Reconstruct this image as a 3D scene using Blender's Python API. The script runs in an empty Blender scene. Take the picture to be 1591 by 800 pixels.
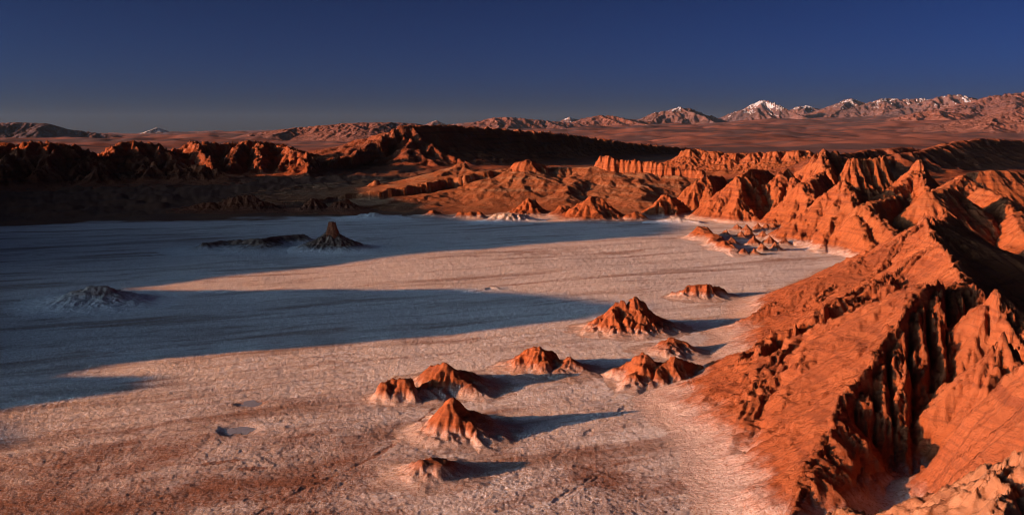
import bpy, math
import numpy as np
from mathutils import Vector

# ------------------------------------------------------------------ camera
SC = bpy.context.scene
COL = SC.collection
FPX, CAM_H, HZ = 1500.0, 60.0, 208.0            # focal length in photo pixels, eye height (m), horizon row
TH = math.atan((400 - HZ) / FPX)
cam_d = bpy.data.cameras.new('camera')
cam = bpy.data.objects.new('camera', cam_d)
COL.objects.link(cam)
cam.location = (0, 0, CAM_H)
cam.rotation_euler = (math.pi / 2 - TH, 0, 0)
cam_d.sensor_width = 36.0
cam_d.lens = FPX / 1591.0 * 36.0
cam_d.clip_start = 0.5
cam_d.clip_end = 200000
SC.camera = cam

# ------------------------------------------------------------------ sky, sun, exposure
SUN_EL, SUN_AZ = math.radians(9.3), math.radians(20.0)   # light travels towards +x, 20 degrees away from the camera
world = bpy.data.worlds.new('World')
SC.world = world
world.use_nodes = True
wn, wl = world.node_tree.nodes, world.node_tree.links
sky = wn.new('ShaderNodeTexSky')
sky.sky_type = 'NISHITA'
sky.sun_disc = False
sky.sun_elevation = SUN_EL
sky.sun_rotation = math.radians(250)
sky.altitude = 1300
sky.air_density = 0.25
sky.dust_density = 6.0
sky.ozone_density = 3.0
tint = wn.new('ShaderNodeMix'); tint.data_type = 'RGBA'; tint.blend_type = 'MULTIPLY'; tint.inputs[0].default_value = 1.0
tint.inputs[7].default_value = (0.415, 0.485, 0.465, 1)
gam = wn.new('ShaderNodeGamma'); gam.inputs['Gamma'].default_value = 1.8      # the whole sky, a deeper contrast as in the picture
wl.new(sky.outputs[0], tint.inputs[6]); wl.new(tint.outputs[2], gam.inputs['Color'])
wl.new(gam.outputs[0], wn['Background'].inputs[0])
wn['Background'].inputs[1].default_value = 0.05
sun_d = bpy.data.lights.new('sun', 'SUN')
sun_d.energy = 5.0
sun_d.angle = math.radians(0.5)
sun_d.color = (1.0, 0.46, 0.19)
sun = bpy.data.objects.new('sun', sun_d)
COL.objects.link(sun)
SUN_DIR = Vector((math.cos(SUN_AZ) * math.cos(SUN_EL), math.sin(SUN_AZ) * math.cos(SUN_EL), -math.sin(SUN_EL)))
sun.rotation_euler = SUN_DIR.to_track_quat('-Z', 'Y').to_euler()
sun.location = (-300, -100, 300)
SC.view_settings.view_transform = 'Standard'
SC.view_settings.look = 'None'
SC.view_settings.exposure = 1.0
SC.view_settings.gamma = 1.0
SC.view_settings.use_curve_mapping = False
SC.render.engine = 'CYCLES'
SC.cycles.use_denoising = True
SC.cycles.filter_width = 1.05
SC.cycles.max_bounces = 6
SC.cycles.diffuse_bounces = 4

# ------------------------------------------------------------------ layout helpers
def ray(px, py):
    xc, yc = (px - 795.5) / FPX, (400 - py) / FPX
    return xc, math.cos(TH) + yc * math.sin(TH), -math.sin(TH) + yc * math.cos(TH)

def P(px, py, D):                                # the point at distance D (along +y) on a sight line
    a, b, c = ray(px, py)
    t = D / b
    return (a * t, D, CAM_H + c * t)

def Gd(px, py, z=0.0):                           # the point of the flat on a sight line
    a, b, c = ray(px, py)
    t = (z - CAM_H) / c
    return (a * t, b * t, z)

# ------------------------------------------------------------------ numpy noise
def _h(ix, iy, seed):
    n = (ix.astype(np.uint32) * np.uint32(374761393) + iy.astype(np.uint32) * np.uint32(668265263) + np.uint32((seed * 974634777 + 12345) & 0xffffffff))
    n = (n ^ (n >> np.uint32(13))) * np.uint32(1274126177)
    n = n ^ (n >> np.uint32(16))
    n = n * np.uint32(2246822519)
    return ((n ^ (n >> np.uint32(15))) & np.uint32(0xffff)).astype(np.float32) / 65535.0

def noise(x, y, seed=0):                         # gradient noise, about -1..1
    x = np.asarray(x, np.float32); y = np.asarray(y, np.float32)
    x0 = np.floor(x); y0 = np.floor(y)
    ix = x0.astype(np.int64); iy = y0.astype(np.int64)
    fx = x - x0; fy = y - y0
    u = fx * fx * fx * (fx * (fx * 6 - 15) + 10); v = fy * fy * fy * (fy * (fy * 6 - 15) + 10)
    r = 0
    for dx in (0, 1):
        for dy in (0, 1):
            a = _h(ix + dx, iy + dy, seed) * (2 * np.pi)
            g = np.cos(a) * (fx - dx) + np.sin(a) * (fy - dy)
            r = r + g * (u if dx else 1 - u) * (v if dy else 1 - v)
    return r * 1.5

def fbm(x, y, oct=4, seed=0, gain=0.5):
    r, a = 0, 1.0
    for k in range(oct):
        r = r + a * noise(x * 2.03 ** k + 17.3 * k, y * 2.03 ** k - 9.1 * k, seed + k)
        a *= gain
    return r

def sst(a, b, x):
    t = np.clip((x - a) / (b - a), 0, 1)
    return t * t * (3 - 2 * t)

def stripes(x, y, dx, dy, seed):                 # waves laid along a direction field: the gullies
    x0 = np.floor(x); y0 = np.floor(y)
    ix = x0.astype(np.int64); iy = y0.astype(np.int64)
    fx = x - x0; fy = y - y0
    c = s = w = 0
    for i in (-1, 0, 1):
        for j in (-1, 0, 1):
            hx = _h(ix + i, iy + j, seed) * 0.8 + 0.1; hy = _h(ix + i, iy + j, seed + 7) * 0.8 + 0.1
            px = fx - i - hx; py = fy - j - hy
            ww = np.exp(-2.2 * (px * px + py * py))
            ph = (px * dx + py * dy) * (2 * np.pi)
            c = c + np.cos(ph) * ww; s = s + np.sin(ph) * ww; w = w + ww
    return c / np.maximum(np.sqrt(c * c + s * s), 1e-4)

def ridges(X, Y, lines):
    """Highest of many sharp crests. line = (points, k near, b, k far, left factor, right factor)"""
    best = np.full(X.shape, -1e3, np.float32)
    for ln in lines:
        pts, kn, b, kf = ln[:4]
        lf, rf = (ln[4], ln[5]) if len(ln) > 5 else (1, 1)
        flat = ln[6] if len(ln) > 6 else 0.0
        if len(pts) == 1: pts = [pts[0], (pts[0][0] + .01, pts[0][1], pts[0][2])]
        for a, c in zip(pts[:-1], pts[1:]):
            ex, ey = c[0] - a[0], c[1] - a[1]
            L2 = ex * ex + ey * ey + 1e-6
            t = np.clip(((X - a[0]) * ex + (Y - a[1]) * ey) / L2, 0, 1)
            qx = X - a[0] - t * ex; qy = Y - a[1] - t * ey
            d = np.maximum(np.sqrt(qx * qx + qy * qy) - flat, 0)
            side = np.where(ex * qy - ey * qx > 0, lf, rf)
            d = d * side
            z = a[2] + t * (c[2] - a[2]) - kn * b * (1 - np.exp(-d / b)) - kf * d
            np.maximum(best, z, out=best)
    return best

def erode(Z, X, Y, res, octs, G, seed=0, full=0.5, toe=3.0, ctr=0.3):
    """Cut gullies down the slope: octs = (wavelength, depth)"""
    for k, (wl_, dep) in enumerate(octs):
        gy, gx = np.gradient(Z, res)
        if k == 0:
            for _ in range(2): gx = smooth(gx); gy = smooth(gy)
        m = np.sqrt(gx * gx + gy * gy) + 1e-5
        s = stripes(X / wl_ / 1.6, Y / wl_ / 1.6, -gy / m * 1.6, gx / m * 1.6, seed + 31 * k)
        tri = np.arccos(np.clip(s, -1, 1)) / np.pi
        amp = dep * np.clip(m / full, 0, 1.3) * np.clip((Z - G) / toe, 0, 1)
        Z = Z - amp * (tri - ctr) * (0.75 + 0.5 * noise(X / (wl_ * 4), Y / (wl_ * 4), seed + 5))
    return Z

def smooth(A):
    B = np.pad(A, 2, mode='edge')
    B = (B[:-4] + 4 * B[1:-3] + 6 * B[2:-2] + 4 * B[3:-1] + B[4:]) / 16
    return (B[:, :-4] + 4 * B[:, 1:-3] + 6 * B[:, 2:-2] + 4 * B[:, 3:-1] + B[:, 4:]) / 16

# ------------------------------------------------------------------ ground height
CA, SA = math.cos(SUN_AZ), math.sin(SUN_AZ)
def ground_z(X, Y):
    R = np.sqrt(X * X + Y * Y)
    side = X / np.maximum(Y, 1.0)
    z = 16 * sst(690, 1150, R + 40 * noise(X / 160, Y / 160, 3)) * sst(300, 700, Y)
    z = z + 4.0 * sst(720, 800, R) * (1 - sst(1000, 1500, R)) * np.abs(fbm(X / 38, Y / 38, 4, 17)) * (Y > 0)
    z = z - 14 * sst(1500, 3000, R)
    far = np.clip(R - 3200, 0, None)
    z = z + far * np.clip(.010 + .024 * side, .001, .024) * sst(0, 9000, far) * (Y > 0)
    z = z + 60 * sst(2500, 9000, R) * fbm(X / 2600, Y / 2600, 4, 8) + 30 * sst(2200, 5000, R) * np.abs(fbm(X / 700, Y / 1100, 4, 14))
    return z

def ground_full(X, Y):                           # with the crust and the wind-drawn swells of the flat
    R = np.sqrt(X * X + Y * Y)
    near = 1 - sst(650, 900, R)
    U = X * CA + Y * SA; V = -X * SA + Y * CA
    Z = ground_z(X, Y) + near * (0.55 * fbm(X / 70, Y / 70, 3, 21) + 0.07 * fbm(X / 2.4, Y / 2.4, 4, 22, .8))
    return Z + near * (0.17 * fbm(U / 45, V / 5.5, 4, 23, .6) + 0.05 * fbm(U / 9, V / 1.6, 2, 24))

# ------------------------------------------------------------------ mesh builders
def grid_mesh(name, X, Y, Z, keep=None, attrs=None):
    ny, nx = X.shape
    idx = np.arange(nx * ny).reshape(ny, nx)
    q = np.stack([idx[:-1, :-1], idx[:-1, 1:], idx[1:, 1:], idx[1:, :-1]], -1)
    q = q[keep] if keep is not None else q.reshape(-1, 4)
    used = np.zeros(nx * ny, bool); used[q.ravel()] = True
    remap = np.cumsum(used) - 1
    co = np.stack([X, Y, Z], -1).reshape(-1, 3)[used].astype(np.float32)
    q = remap[q].astype(np.int32)
    me = bpy.data.meshes.new(name)
    me.vertices.add(len(co)); me.vertices.foreach_set('co', co.ravel())
    me.loops.add(q.size); me.loops.foreach_set('vertex_index', q.ravel())
    me.polygons.add(len(q))
    me.polygons.foreach_set('loop_start', np.arange(0, q.size, 4, dtype=np.int32))
    me.polygons.foreach_set('loop_total', np.full(len(q), 4, np.int32))
    me.polygons.foreach_set('use_smooth', np.ones(len(q), bool))
    for k, v in (attrs or {}).items():
        a = me.attributes.new(k, 'FLOAT', 'POINT')
        a.data.foreach_set('value', v.ravel()[used].astype(np.float32))
    me.update(calc_edges=True)
    return me

def link(name, me, mat, parent=None, label=None, cat=None, group=None, kind=None):
    o = bpy.data.objects.new(name, me)
    COL.objects.link(o)
    if mat: me.materials.append(mat)
    if parent: o.parent = parent
    if label: o['label'] = label
    if cat: o['category'] = cat
    if group: o['group'] = group
    if kind: o['kind'] = kind
    return o

def largest(keep, h):                            # the piece that holds the summit, without stray crumbs
    m = np.zeros(keep.shape, bool)
    m[np.unravel_index(np.argmax(np.where(keep, h, -1e9)), keep.shape)] = True
    n = 0
    while True:
        g = m.copy()
        g[1:] |= m[:-1]; g[:-1] |= m[1:]; g[:, 1:] |= g[:, :-1].copy(); g[:, :-1] |= g[:, 1:].copy()
        g &= keep
        c = int(g.sum())
        if c == n: return g
        n, m = c, g

def landform(name, label, cat, mat, lines, res, octs, warp=(2.0, 12.0), rough=0.25, seed=0, group=None,
             margin=6, bounds=None, post=None, full=0.5, toe=3.0, kind=None, soft=None, strata=None):
    xs = [p[0] for l in lines for p in l[0]]; ys = [p[1] for l in lines for p in l[0]]
    if bounds is None:
        ext = max(((max(p[2] for p in l[0])) / max(l[3] * (min(l[4], l[5]) if len(l) > 5 else 1), .2)) for l in lines)
        ext = min(ext + margin, 400)
        bounds = (min(xs) - ext, max(xs) + ext, min(ys) - ext, max(ys) + ext)
    x = np.arange(bounds[0], bounds[1] + res, res, dtype=np.float32)
    y = np.arange(bounds[2], bounds[3] + res, res, dtype=np.float32)
    X, Y = np.meshgrid(x, y)
    G = (ground_full if bounds[2] < 700 else ground_z)(X, Y).astype(np.float32)
    wa, wlen = warp
    Xw = X + wa * fbm(X / wlen, Y / wlen, 3, seed + 1); Yw = Y + wa * fbm(X / wlen, Y / wlen, 3, seed + 2)
    Z = ridges(Xw, Yw, lines)
    if post: Z = post(X, Y, Z, G)
    Z = erode(Z, X, Y, res, octs, G, seed, full, toe)
    if strata:                                     # hard and soft beds: ledges across the steep faces
        per, am = strata
        gy, gx = np.gradient(Z, res)
        sl = np.clip(np.hypot(gx, gy) - .6, 0, 1)
        ph = (Z + .12 * X + 1.2 * fbm(X / 25, Y / 25, 2, seed + 6)) / per
        Z = Z + am * sl * (noise(ph, ph * 0 + seed, seed + 12) + .5 * noise(ph * 2.7, ph * 0 + seed, seed + 13))
    Z = Z + rough * fbm(X / (res * 7), Y / (res * 7), 3, seed + 3) * np.clip((Z - G) / 2, 0.15, 1)
    k = soft or res * 2.2                          # the foot runs out into the ground as a short apron
    e = np.clip((Z - G) / k, -30, 30)
    Z = np.where(e > 8, Z, G + k * np.log1p(np.exp(e))) - 0.06 * k - 0.02
    low = Z < G - 0.04 * k
    keep = ~(low[:-1, :-1] & low[1:, :-1] & low[:-1, 1:] & low[1:, 1:])
    if keep.size < 300000:
        keep = largest(keep, (Z - G)[:-1, :-1])
    Z = np.where(low, Z - 0.5 * k, Z)
    me = grid_mesh(name, X, Y, Z, keep)
    return link(name, me, mat, None, label, cat, group, kind)

# ------------------------------------------------------------------ materials
class NT:
    def __init__(s, name):
        s.m = bpy.data.materials.new(name); s.m.use_nodes = True
        s.n, s.l = s.m.node_tree.nodes, s.m.node_tree.links
        s.b = s.n['Principled BSDF']
        s.b.inputs['Specular IOR Level'].default_value = 0.15
        s.b.inputs['Roughness'].default_value = 0.95
        s.pos = s.n.new('ShaderNodeNewGeometry').outputs['Position']
    def map(s, scale=(1, 1, 1), rot=0.0):
        m = s.n.new('ShaderNodeMapping'); m.inputs['Scale'].default_value = scale
        if rot:
            r = s.n.new('ShaderNodeVectorRotate'); r.rotation_type = 'Z_AXIS'; r.inputs['Angle'].default_value = rot
            s.l.new(s.pos, r.inputs['Vector']); s.l.new(r.outputs[0], m.inputs[0])
        else: s.l.new(s.pos, m.inputs[0])
        return m.outputs[0]
    def noise(s, scale, detail=5, rough=0.55, vec=None, dist=0.0):
        n = s.n.new('ShaderNodeTexNoise'); n.inputs['Scale'].default_value = scale
        n.inputs['Detail'].default_value = detail; n.inputs['Roughness'].default_value = rough; n.inputs['Distortion'].default_value = dist
        s.l.new(vec if vec is not None else s.pos, n.inputs['Vector'])
        return n.outputs['Fac']
    def ramp(s, v, a, b, c0=0.0, c1=1.0):
        m = s.n.new('ShaderNodeMapRange'); m.interpolation_type = 'SMOOTHSTEP'
        for i, x in enumerate((None, a, b, c0, c1)):
            if x is not None: m.inputs[i].default_value = x
        s.l.new(v, m.inputs[0]); return m.outputs[0]
    def math(s, op, a, b=None):
        m = s.n.new('ShaderNodeMath'); m.operation = op
        for i, x in enumerate((a, b)):
            if x is None: continue
            if isinstance(x, (int, float)): m.inputs[i].default_value = x
            else: s.l.new(x, m.inputs[i])
        return m.outputs[0]
    def mix(s, f, a, b):
        m = s.n.new('ShaderNodeMix'); m.data_type = 'RGBA'
        for i, x in ((0, f), (6, a), (7, b)):
            if isinstance(x, tuple): m.inputs[i].default_value = (*x, 1)
            elif isinstance(x, (int, float)): m.inputs[i].default_value = x
            else: s.l.new(x, m.inputs[i])
        return m.outputs[2]
    def attr(s, name):
        a = s.n.new('ShaderNodeAttribute'); a.attribute_name = name; return a.outputs['Fac']
    def sep(s, v, i):
        m = s.n.new('ShaderNodeSeparateXYZ'); s.l.new(v, m.inputs[0]); return m.outputs[i]
    def bump(s, h, dist, strength=1.0):
        b = s.n.new('ShaderNodeBump'); b.inputs['Distance'].default_value = dist; b.inputs['Strength'].default_value = strength
        s.l.new(h, b.inputs['Height']); s.l.new(b.outputs[0], s.b.inputs['Normal'])
    def done(s, col):
        s.l.new(col, s.b.inputs['Base Color']); return s.m

SALT = (0.84, 0.77, 0.74)
SALT2 = (0.62, 0.50, 0.45)

def clay(name, c1, c2, c3, scale=1.0, salt=(0.0, 0.0), bump=0.3, saltcol=SALT):
    t = NT(name)
    big = t.noise(0.05 * scale, 5, 0.6)
    fine = t.noise(1.1 * scale, 6, 0.65)
    strata = t.noise(1.0, 4, 0.6, t.map((0.03 * scale, 0.03 * scale, 0.9 * scale)))
    col = t.mix(t.ramp(big, 0.35, 0.65), c1, c2)
    col = t.mix(t.ramp(strata, 0.46, 0.66, 0, 0.75), col, c3)
    col = t.mix(t.ramp(fine, 0.50, 0.72, 0, 0.45), col, c3)
    if salt[1] > 0:
        z = t.sep(t.pos, 2)
        nz = t.math('ADD', z, t.math('MULTIPLY', t.math('SUBTRACT', t.noise(0.25 * scale, 6, 0.7), 0.5), salt[1] * 1.3))
        sm = t.ramp(nz, salt[0], salt[1], 1, 0)
        sp = t.ramp(t.noise(2.2 * scale, 4, 0.7), 0.28, 0.52)
        col = t.mix(t.math('MULTIPLY', sm, sp), col, saltcol)
    hb = t.math('ADD', t.math('MULTIPLY', t.noise(0.7 * scale, 8, 0.68), 1.0), t.math('MULTIPLY', t.noise(3.5 * scale, 4, 0.7), 0.25))
    t.bump(hb, bump / scale, 1.0)
    return t.done(col)

RED1, RED2, RED3 = (0.34, 0.096, 0.033), (0.29, 0.078, 0.027), (0.18, 0.046, 0.019)
M_near = clay('red_clay', RED1, RED2, RED3, 1.0, (0.1, 4.2), 0.75, (0.60, 0.45, 0.385))
M_mound = clay('mound_clay', RED1, (0.25, 0.075, 0.028), RED3, 1.2, (0.2, 3.0), 0.4, (0.50, 0.375, 0.315))
M_salty = clay('salty_clay', (0.50, 0.36, 0.28), (0.56, 0.43, 0.36), (0.30, 0.16, 0.11), 1.0, (0.5, 5.0), 0.5)
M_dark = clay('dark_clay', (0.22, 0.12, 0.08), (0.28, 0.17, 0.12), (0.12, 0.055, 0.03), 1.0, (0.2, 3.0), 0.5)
M_mid = clay('badland_clay', RED1, (0.30, 0.09, 0.03), RED3, 0.6, (0.2, 3.2), 0.5, (0.60, 0.46, 0.40))
M_boulder = clay('boulder_clay', (0.30, 0.12, 0.06), (0.26, 0.09, 0.04), RED3, 1.0, (0.1, 1.6), 0.4, (0.5, 0.36, 0.3))
M_dune = clay('dune_soil', (0.30, 0.10, 0.038), (0.25, 0.075, 0.028), (0.33, 0.17, 0.09), 0.35, (0, 0), 0.5)
M_hill = clay('hill_clay', (0.31, 0.085, 0.032), (0.24, 0.068, 0.029), (0.15, 0.048, 0.025), 0.3, (0, 0), 0.8)
M_pale = clay('pale_rock', (0.36, 0.155, 0.075), (0.30, 0.12, 0.055), (0.20, 0.068, 0.03), 2.2, (0, 0), 0.5)

def mountain_mat(name, c1, c2, scale):
    t = NT(name)
    col = t.mix(t.ramp(t.noise(scale, 6, 0.65), 0.38, 0.64), c1, c2)
    t.bump(t.noise(scale * 3, 5, 0.6), 0.2 / scale, 0.35)
    return t.done(col)
M_mtn = mountain_mat('mountain_rock', (0.17, 0.075, 0.055), (0.095, 0.053, 0.048), 0.0016)
M_mtn2 = mountain_mat('foothill_rock', (0.20, 0.072, 0.044), (0.125, 0.052, 0.040), 0.0010)
M_grey = mountain_mat('grey_range_rock', (0.11, 0.055, 0.05), (0.08, 0.045, 0.045), 0.0010)  # darker, greyer rock colour of the low range on the far left
t = NT('snow'); M_snow = t.done(t.mix(t.noise(0.004, 5), (0.54, 0.50, 0.49), (0.36, 0.31, 0.30)))

def ground_mat():
    t = NT('ground')
    streak = t.noise(1.0, 6, 0.62, t.map((0.010, 0.075, 0.05), -math.radians(24)), 0.4)
    streak2 = t.noise(1.0, 5, 0.6, t.map((0.05, 0.32, 0.2), -math.radians(31)), 0.6)
    grain = t.noise(1.5, 6, 0.72)
    blot = t.noise(0.035, 5, 0.6)
    salt = t.mix(t.ramp(grain, 0.36, 0.62), SALT2, SALT)
    salt = t.mix(t.ramp(streak, 0.48, 0.68, 0, 0.80), salt, (0.33, 0.20, 0.15))
    salt = t.mix(t.ramp(streak2, 0.53, 0.70, 0, 0.6), salt, (0.33, 0.17, 0.12))
    mud = t.mix(t.ramp(grain, 0.35, 0.7), (0.20, 0.068, 0.034), (0.27, 0.105, 0.055))
    # red soil pushing through the crust: attribute says how much, grain decides where
    th = t.math('ADD', t.attr('mud'), t.math('MULTIPLY', t.math('SUBTRACT', grain, 0.5), 1.5))
    th = t.math('ADD', th, t.math('MULTIPLY', t.math('SUBTRACT', blot, 0.5), 0.7))
    col = t.mix(t.ramp(th, 0.18, 0.92, 0, 0.95), salt, mud)
    soil = t.mix(t.ramp(blot, 0.35, 0.65), (0.20, 0.075, 0.035), (0.15, 0.055, 0.03))
    col = t.mix(t.attr('soil'), col, soil)
    pb = t.noise(1.0, 5, 0.6, t.map((0.0009, 0.0022, 0.001), 0.15), 0.5)
    plain = t.mix(t.ramp(pb, 0.44, 0.58), (0.255, 0.080, 0.045), (0.095, 0.046, 0.040))
    plain = t.mix(t.ramp(t.noise(0.0042, 5, 0.65), 0.52, 0.66, 0, 0.7), plain, (0.10, 0.05, 0.042))
    col = t.mix(t.attr('plain'), col, plain)
    hb = t.math('ADD', t.math('MULTIPLY', t.noise(1.5, 7, 0.75), 1.0), t.math('MULTIPLY', t.noise(5.0, 4, 0.7), 0.3))
    hb = t.math('ADD', hb, t.math('MULTIPLY', streak2, 1.2))
    t.bump(hb, 0.42, 1.0)
    return t.done(col)
M_ground = ground_mat()

# ------------------------------------------------------------------ the ground sheet (salt flat, then plain to the horizon)
def seg_dist(X, Y, pts):
    best = np.full(X.shape, 1e9)
    for a, c in zip(pts[:-1], pts[1:]):
        ex, ey = c[0] - a[0], c[1] - a[1]
        t = np.clip(((X - a[0]) * ex + (Y - a[1]) * ey) / (ex * ex + ey * ey + 1e-9), 0, 1)
        best = np.minimum(best, np.hypot(X - a[0] - t * ex, Y - a[1] - t * ey))
    return best

def blob(X, Y, px, py, rx, ry, rot=0.0, seed=0):
    g = Gd(px, py)
    c, s = math.cos(rot), math.sin(rot)
    dx, dy = X - g[0], Y - g[1]
    a = (dx * c + dy * s) / rx; b = (-dx * s + dy * c) / ry
    return 1 - sst(0.55, 1.1, np.sqrt(a * a + b * b) + 0.6 * fbm(X / 5, Y / 5, 4, seed, .65))

TRACK = [Gd(400, 800), Gd(470, 762), Gd(520, 740), Gd(575, 712), Gd(612, 690), Gd(618, 672), Gd(650, 655), Gd(675, 632)]
TRACK2 = [Gd(640, 800), Gd(560, 792), Gd(470, 772), Gd(390, 770), Gd(300, 778)]
GULLY = [Gd(800, 760), Gd(850, 720), Gd(900, 680), Gd(960, 640), Gd(1010, 605)]
GULLY2 = [Gd(860, 780), Gd(960, 720), Gd(1040, 690), Gd(1110, 665), Gd(1180, 660)]

POOLS = [(373, 668, 2.8, 1.5, .1), (390, 626, 2.3, 1.3, .2)]
POOL_Z = -0.15
def build_ground():
    az = np.concatenate([np.arange(-180, -36, 3.0), np.arange(-36, -29, 0.5), np.arange(-29, 29, 0.062), np.arange(29, 36, 0.5), np.arange(36, 181, 3.0)])
    # rows follow equal steps of the view, then geometric steps to the horizon
    rows = np.concatenate([np.geomspace(20, 110, 20)[:-1], [Gd(795, y)[1] for y in np.arange(960, 312, -1.15)]])
    rows = np.concatenate([rows, np.geomspace(rows[-1] * 1.01, 3000, 90), np.geomspace(3030, 24000, 210), np.geomspace(24500, 60000, 30)])
    A, R = np.meshgrid(np.radians(az), rows)
    X = (R * np.sin(A)).astype(np.float32); Y = (R * np.cos(A)).astype(np.float32)
    Z = ground_full(X, Y)
    near = 1 - sst(650, 900, R)
    U = X * CA + Y * SA; V = -X * SA + Y * CA
    d1 = seg_dist(X, Y, TRACK) + 0.5 * noise(X / 4, Y / 4, 5)
    Z = Z - 0.07 * (1 - sst(0.1, 0.6, np.abs(d1)))
    for gl in (GULLY, GULLY2):
        d = seg_dist(X, Y, gl) + 1.0 * fbm(X / 8, Y / 8, 2, 6)
        Z = Z - 0.10 * (1 - sst(0.05, 0.5, np.abs(d))) * sst(-.2, .3, noise(X / 9, Y / 9, 61))
    for px, py, rx, ry, ro in POOLS:
        g = Gd(px, py)
        dd = np.sqrt(((X - g[0]) / (rx * 1.25)) ** 2 + ((Y - g[1]) / (ry * 2.4)) ** 2)
        m = 1 - sst(.8, 1.5, dd)
        Z = Z * (1 - m) + (POOL_Z - 0.03 + 0.06 * sst(.6, 1.2, dd + .25 * noise(X / 1.5, Y / 1.5, 71))) * m
    mud = 0.05 + 0.44 * (1 - sst(140, 290, R)) + near * (0.10 * fbm(U / 90, V / 16, 4, 31) + 0.22 * fbm(X / 24, Y / 24, 5, 32, .6) + 0.10 * fbm(U / 14, V / 4, 3, 36))
    mud = mud + 0.24 * (1 - sst(160, 290, R)) * (1 - sst(-90, 20, X)) + 0.12 * sst(20, 60, X) * (1 - sst(150, 230, R))
    spots = [(330, 772, 16, 2.6, 0.05), (280, 785, 8, 2.0, 0), (400, 776, 10, 1.4, -.1), (340, 745, 3.2, 1.0, .3), (385, 728, 3.5, 1.1, .3), (330, 722, 5, 1.0, .4), (310, 700, 4, 0.9, .5), (290, 680, 9, 1.6, .5),
             (860, 392, 34, 10, .3), (900, 385, 20, 6, .3), (760, 398, 18, 4, .3), (820, 770, 12, 2.5, .2), (840, 775, 8, 2, .2), (930, 790, 14, 5, .3), (1000, 760, 12, 4, .4), (1070, 700, 8, 3, .3), (1040, 385, 9, 6, 0), (1250, 402, 30, 6, 0.05),
             (1010, 745, 14, 4, .4), (1090, 640, 5, 3, .3), (1040, 440, 12, 2, .2), (1150, 505, 14, 2, .3), (480, 640, 14, 3, .4), (200, 600, 30, 3, .4), (300, 650, 10, 1.5, .4), (910, 540, 10, 3, 0), (690, 530, 14, 3, .1), (560, 560, 30, 3, .35), (420, 700, 14, 2.5, .4)]
    for k, (px, py, rx, ry, ro) in enumerate(spots):
        mud = np.maximum(mud, (0.8 if k < 6 else 0.52) * blob(X, Y, px, py, rx, ry, ro, 40 + k))
    mud = np.maximum(mud, 0.8 * (1 - sst(0.2, 1.3, d1)))
    mud = np.maximum(mud, 0.62 * (1 - sst(0.2, 2.2, seg_dist(X, Y, TRACK2) + 1.4 * fbm(X / 5, Y / 5, 3, 9))))
    edge = R + 26 * fbm(X / 60, Y / 60, 4, 33) + 8 * np.clip(-X / 300, -.3, 1)
    soil = sst(700, 725, edge) * (1 - sst(2200, 3200, R))
    plain = sst(1800, 3000, R)
    back = (np.abs(A) > math.radians(45)) | (R < 60)
    soil = np.where(back & (R < 3000), 1.0, soil)
    me = grid_mesh('salt_flat', X, Y, Z, None, dict(mud=mud, soil=soil, plain=plain))
    return link('salt_flat', me, M_ground, kind='structure', label='white salt crusted valley floor running out to a red plain')
build_ground()

t = NT('brine'); t.b.inputs['Roughness'].default_value = 0.25; t.b.inputs['Specular IOR Level'].default_value = 0.5
M_brine = t.done(t.mix(t.noise(.6), (0.30, 0.32, 0.38), (0.42, 0.42, 0.46)))
for k, (px, py, rx, ry, ro) in enumerate(POOLS):  # shallow brine pools
    g = Gd(px, py); n = 40
    co = [(g[0], g[1], POOL_Z)] + [(g[0] + rx * (1.15 + .32 * math.sin(3 * a + k) + .2 * math.sin(7 * a + 2 * k) + .1 * math.sin(13 * a)) * math.cos(a), g[1] + ry * 2.2 * (1.1 + .35 * math.cos(2 * a + k) + .2 * math.sin(5 * a) + .1 * math.sin(11 * a)) * math.sin(a), POOL_Z) for a in np.linspace(0, 2 * math.pi, n, endpoint=False)]
    me = bpy.data.meshes.new('salt_pool'); me.from_pydata(co, [], [(0, 1 + i, 1 + (i + 1) % n) for i in range(n)]); me.update()
    link('salt_pool', me, M_brine, None, ['larger blue grey brine pool low on the left of the flat', 'blue grey brine pool just above the larger pool'][k], 'pool', 'shallow brine pools on the salt flat')

# ------------------------------------------------------------------ valley wall on the left: its notched crest throws the long shadows
TAN = math.tan(SUN_EL)
TIP = [(-150, -260), (110, -150), (150, -52), (180, -42), (205, -34), (228, -36), (240, -4), (252, -6), (262, -26), (270, -12), (276, 88), (285, 137), (294, 156), (315, 153), (354, 119), (375, 68),
       (387, 20), (394, 0), (401, -8), (409, 6), (427, 38), (444, 80), (476, 139), (507, 285), (549, 326), (582, 330), (620, 228), (685, 200), (760, 205), (860, 190), (900, 250), (940, 330), (990, 330), (1030, 240), (1060, 60), (1100, -10), (1200, 0), (1400, 0)]
def valley_wall():
    v = np.arange(-150, 1400, 3.0); off = np.arange(-240, 201, 3.0)
    V, O = np.meshgrid(v, off)
    ur = -0.139 * V - 230 - 60 * sst(350, 600, V)
    U = ur + O
    tipv = np.array([a for a, b in TIP]); tipu = np.array([b for a, b in TIP])
    h = (np.interp(V, tipv, tipu) - ur) * TAN + 10 * sst(650, 900, V)
    h = h + 1.2 * fbm(V / 22, V * 0 + 3.3, 3, 77)
    Z = h - 0.62 * np.abs(O + 4 * noise(V / 30, O / 30, 12)) - 0.004 * O * O * 0
    X = U * CA - V * SA; Y = U * SA + V * CA
    Z = Z - 3.0 * np.abs(noise(V / 14, O / 60, 5)) * sst(4, 25, np.abs(O))
    Z = np.maximum(Z, ground_z(X, Y) - 2)
    me = grid_mesh('valley_wall', X[::-1], Y[::-1], Z[::-1])
    link('valley_wall', me, M_hill, kind='structure', label='long red valley wall along the left of the flat')
valley_wall()

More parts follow.
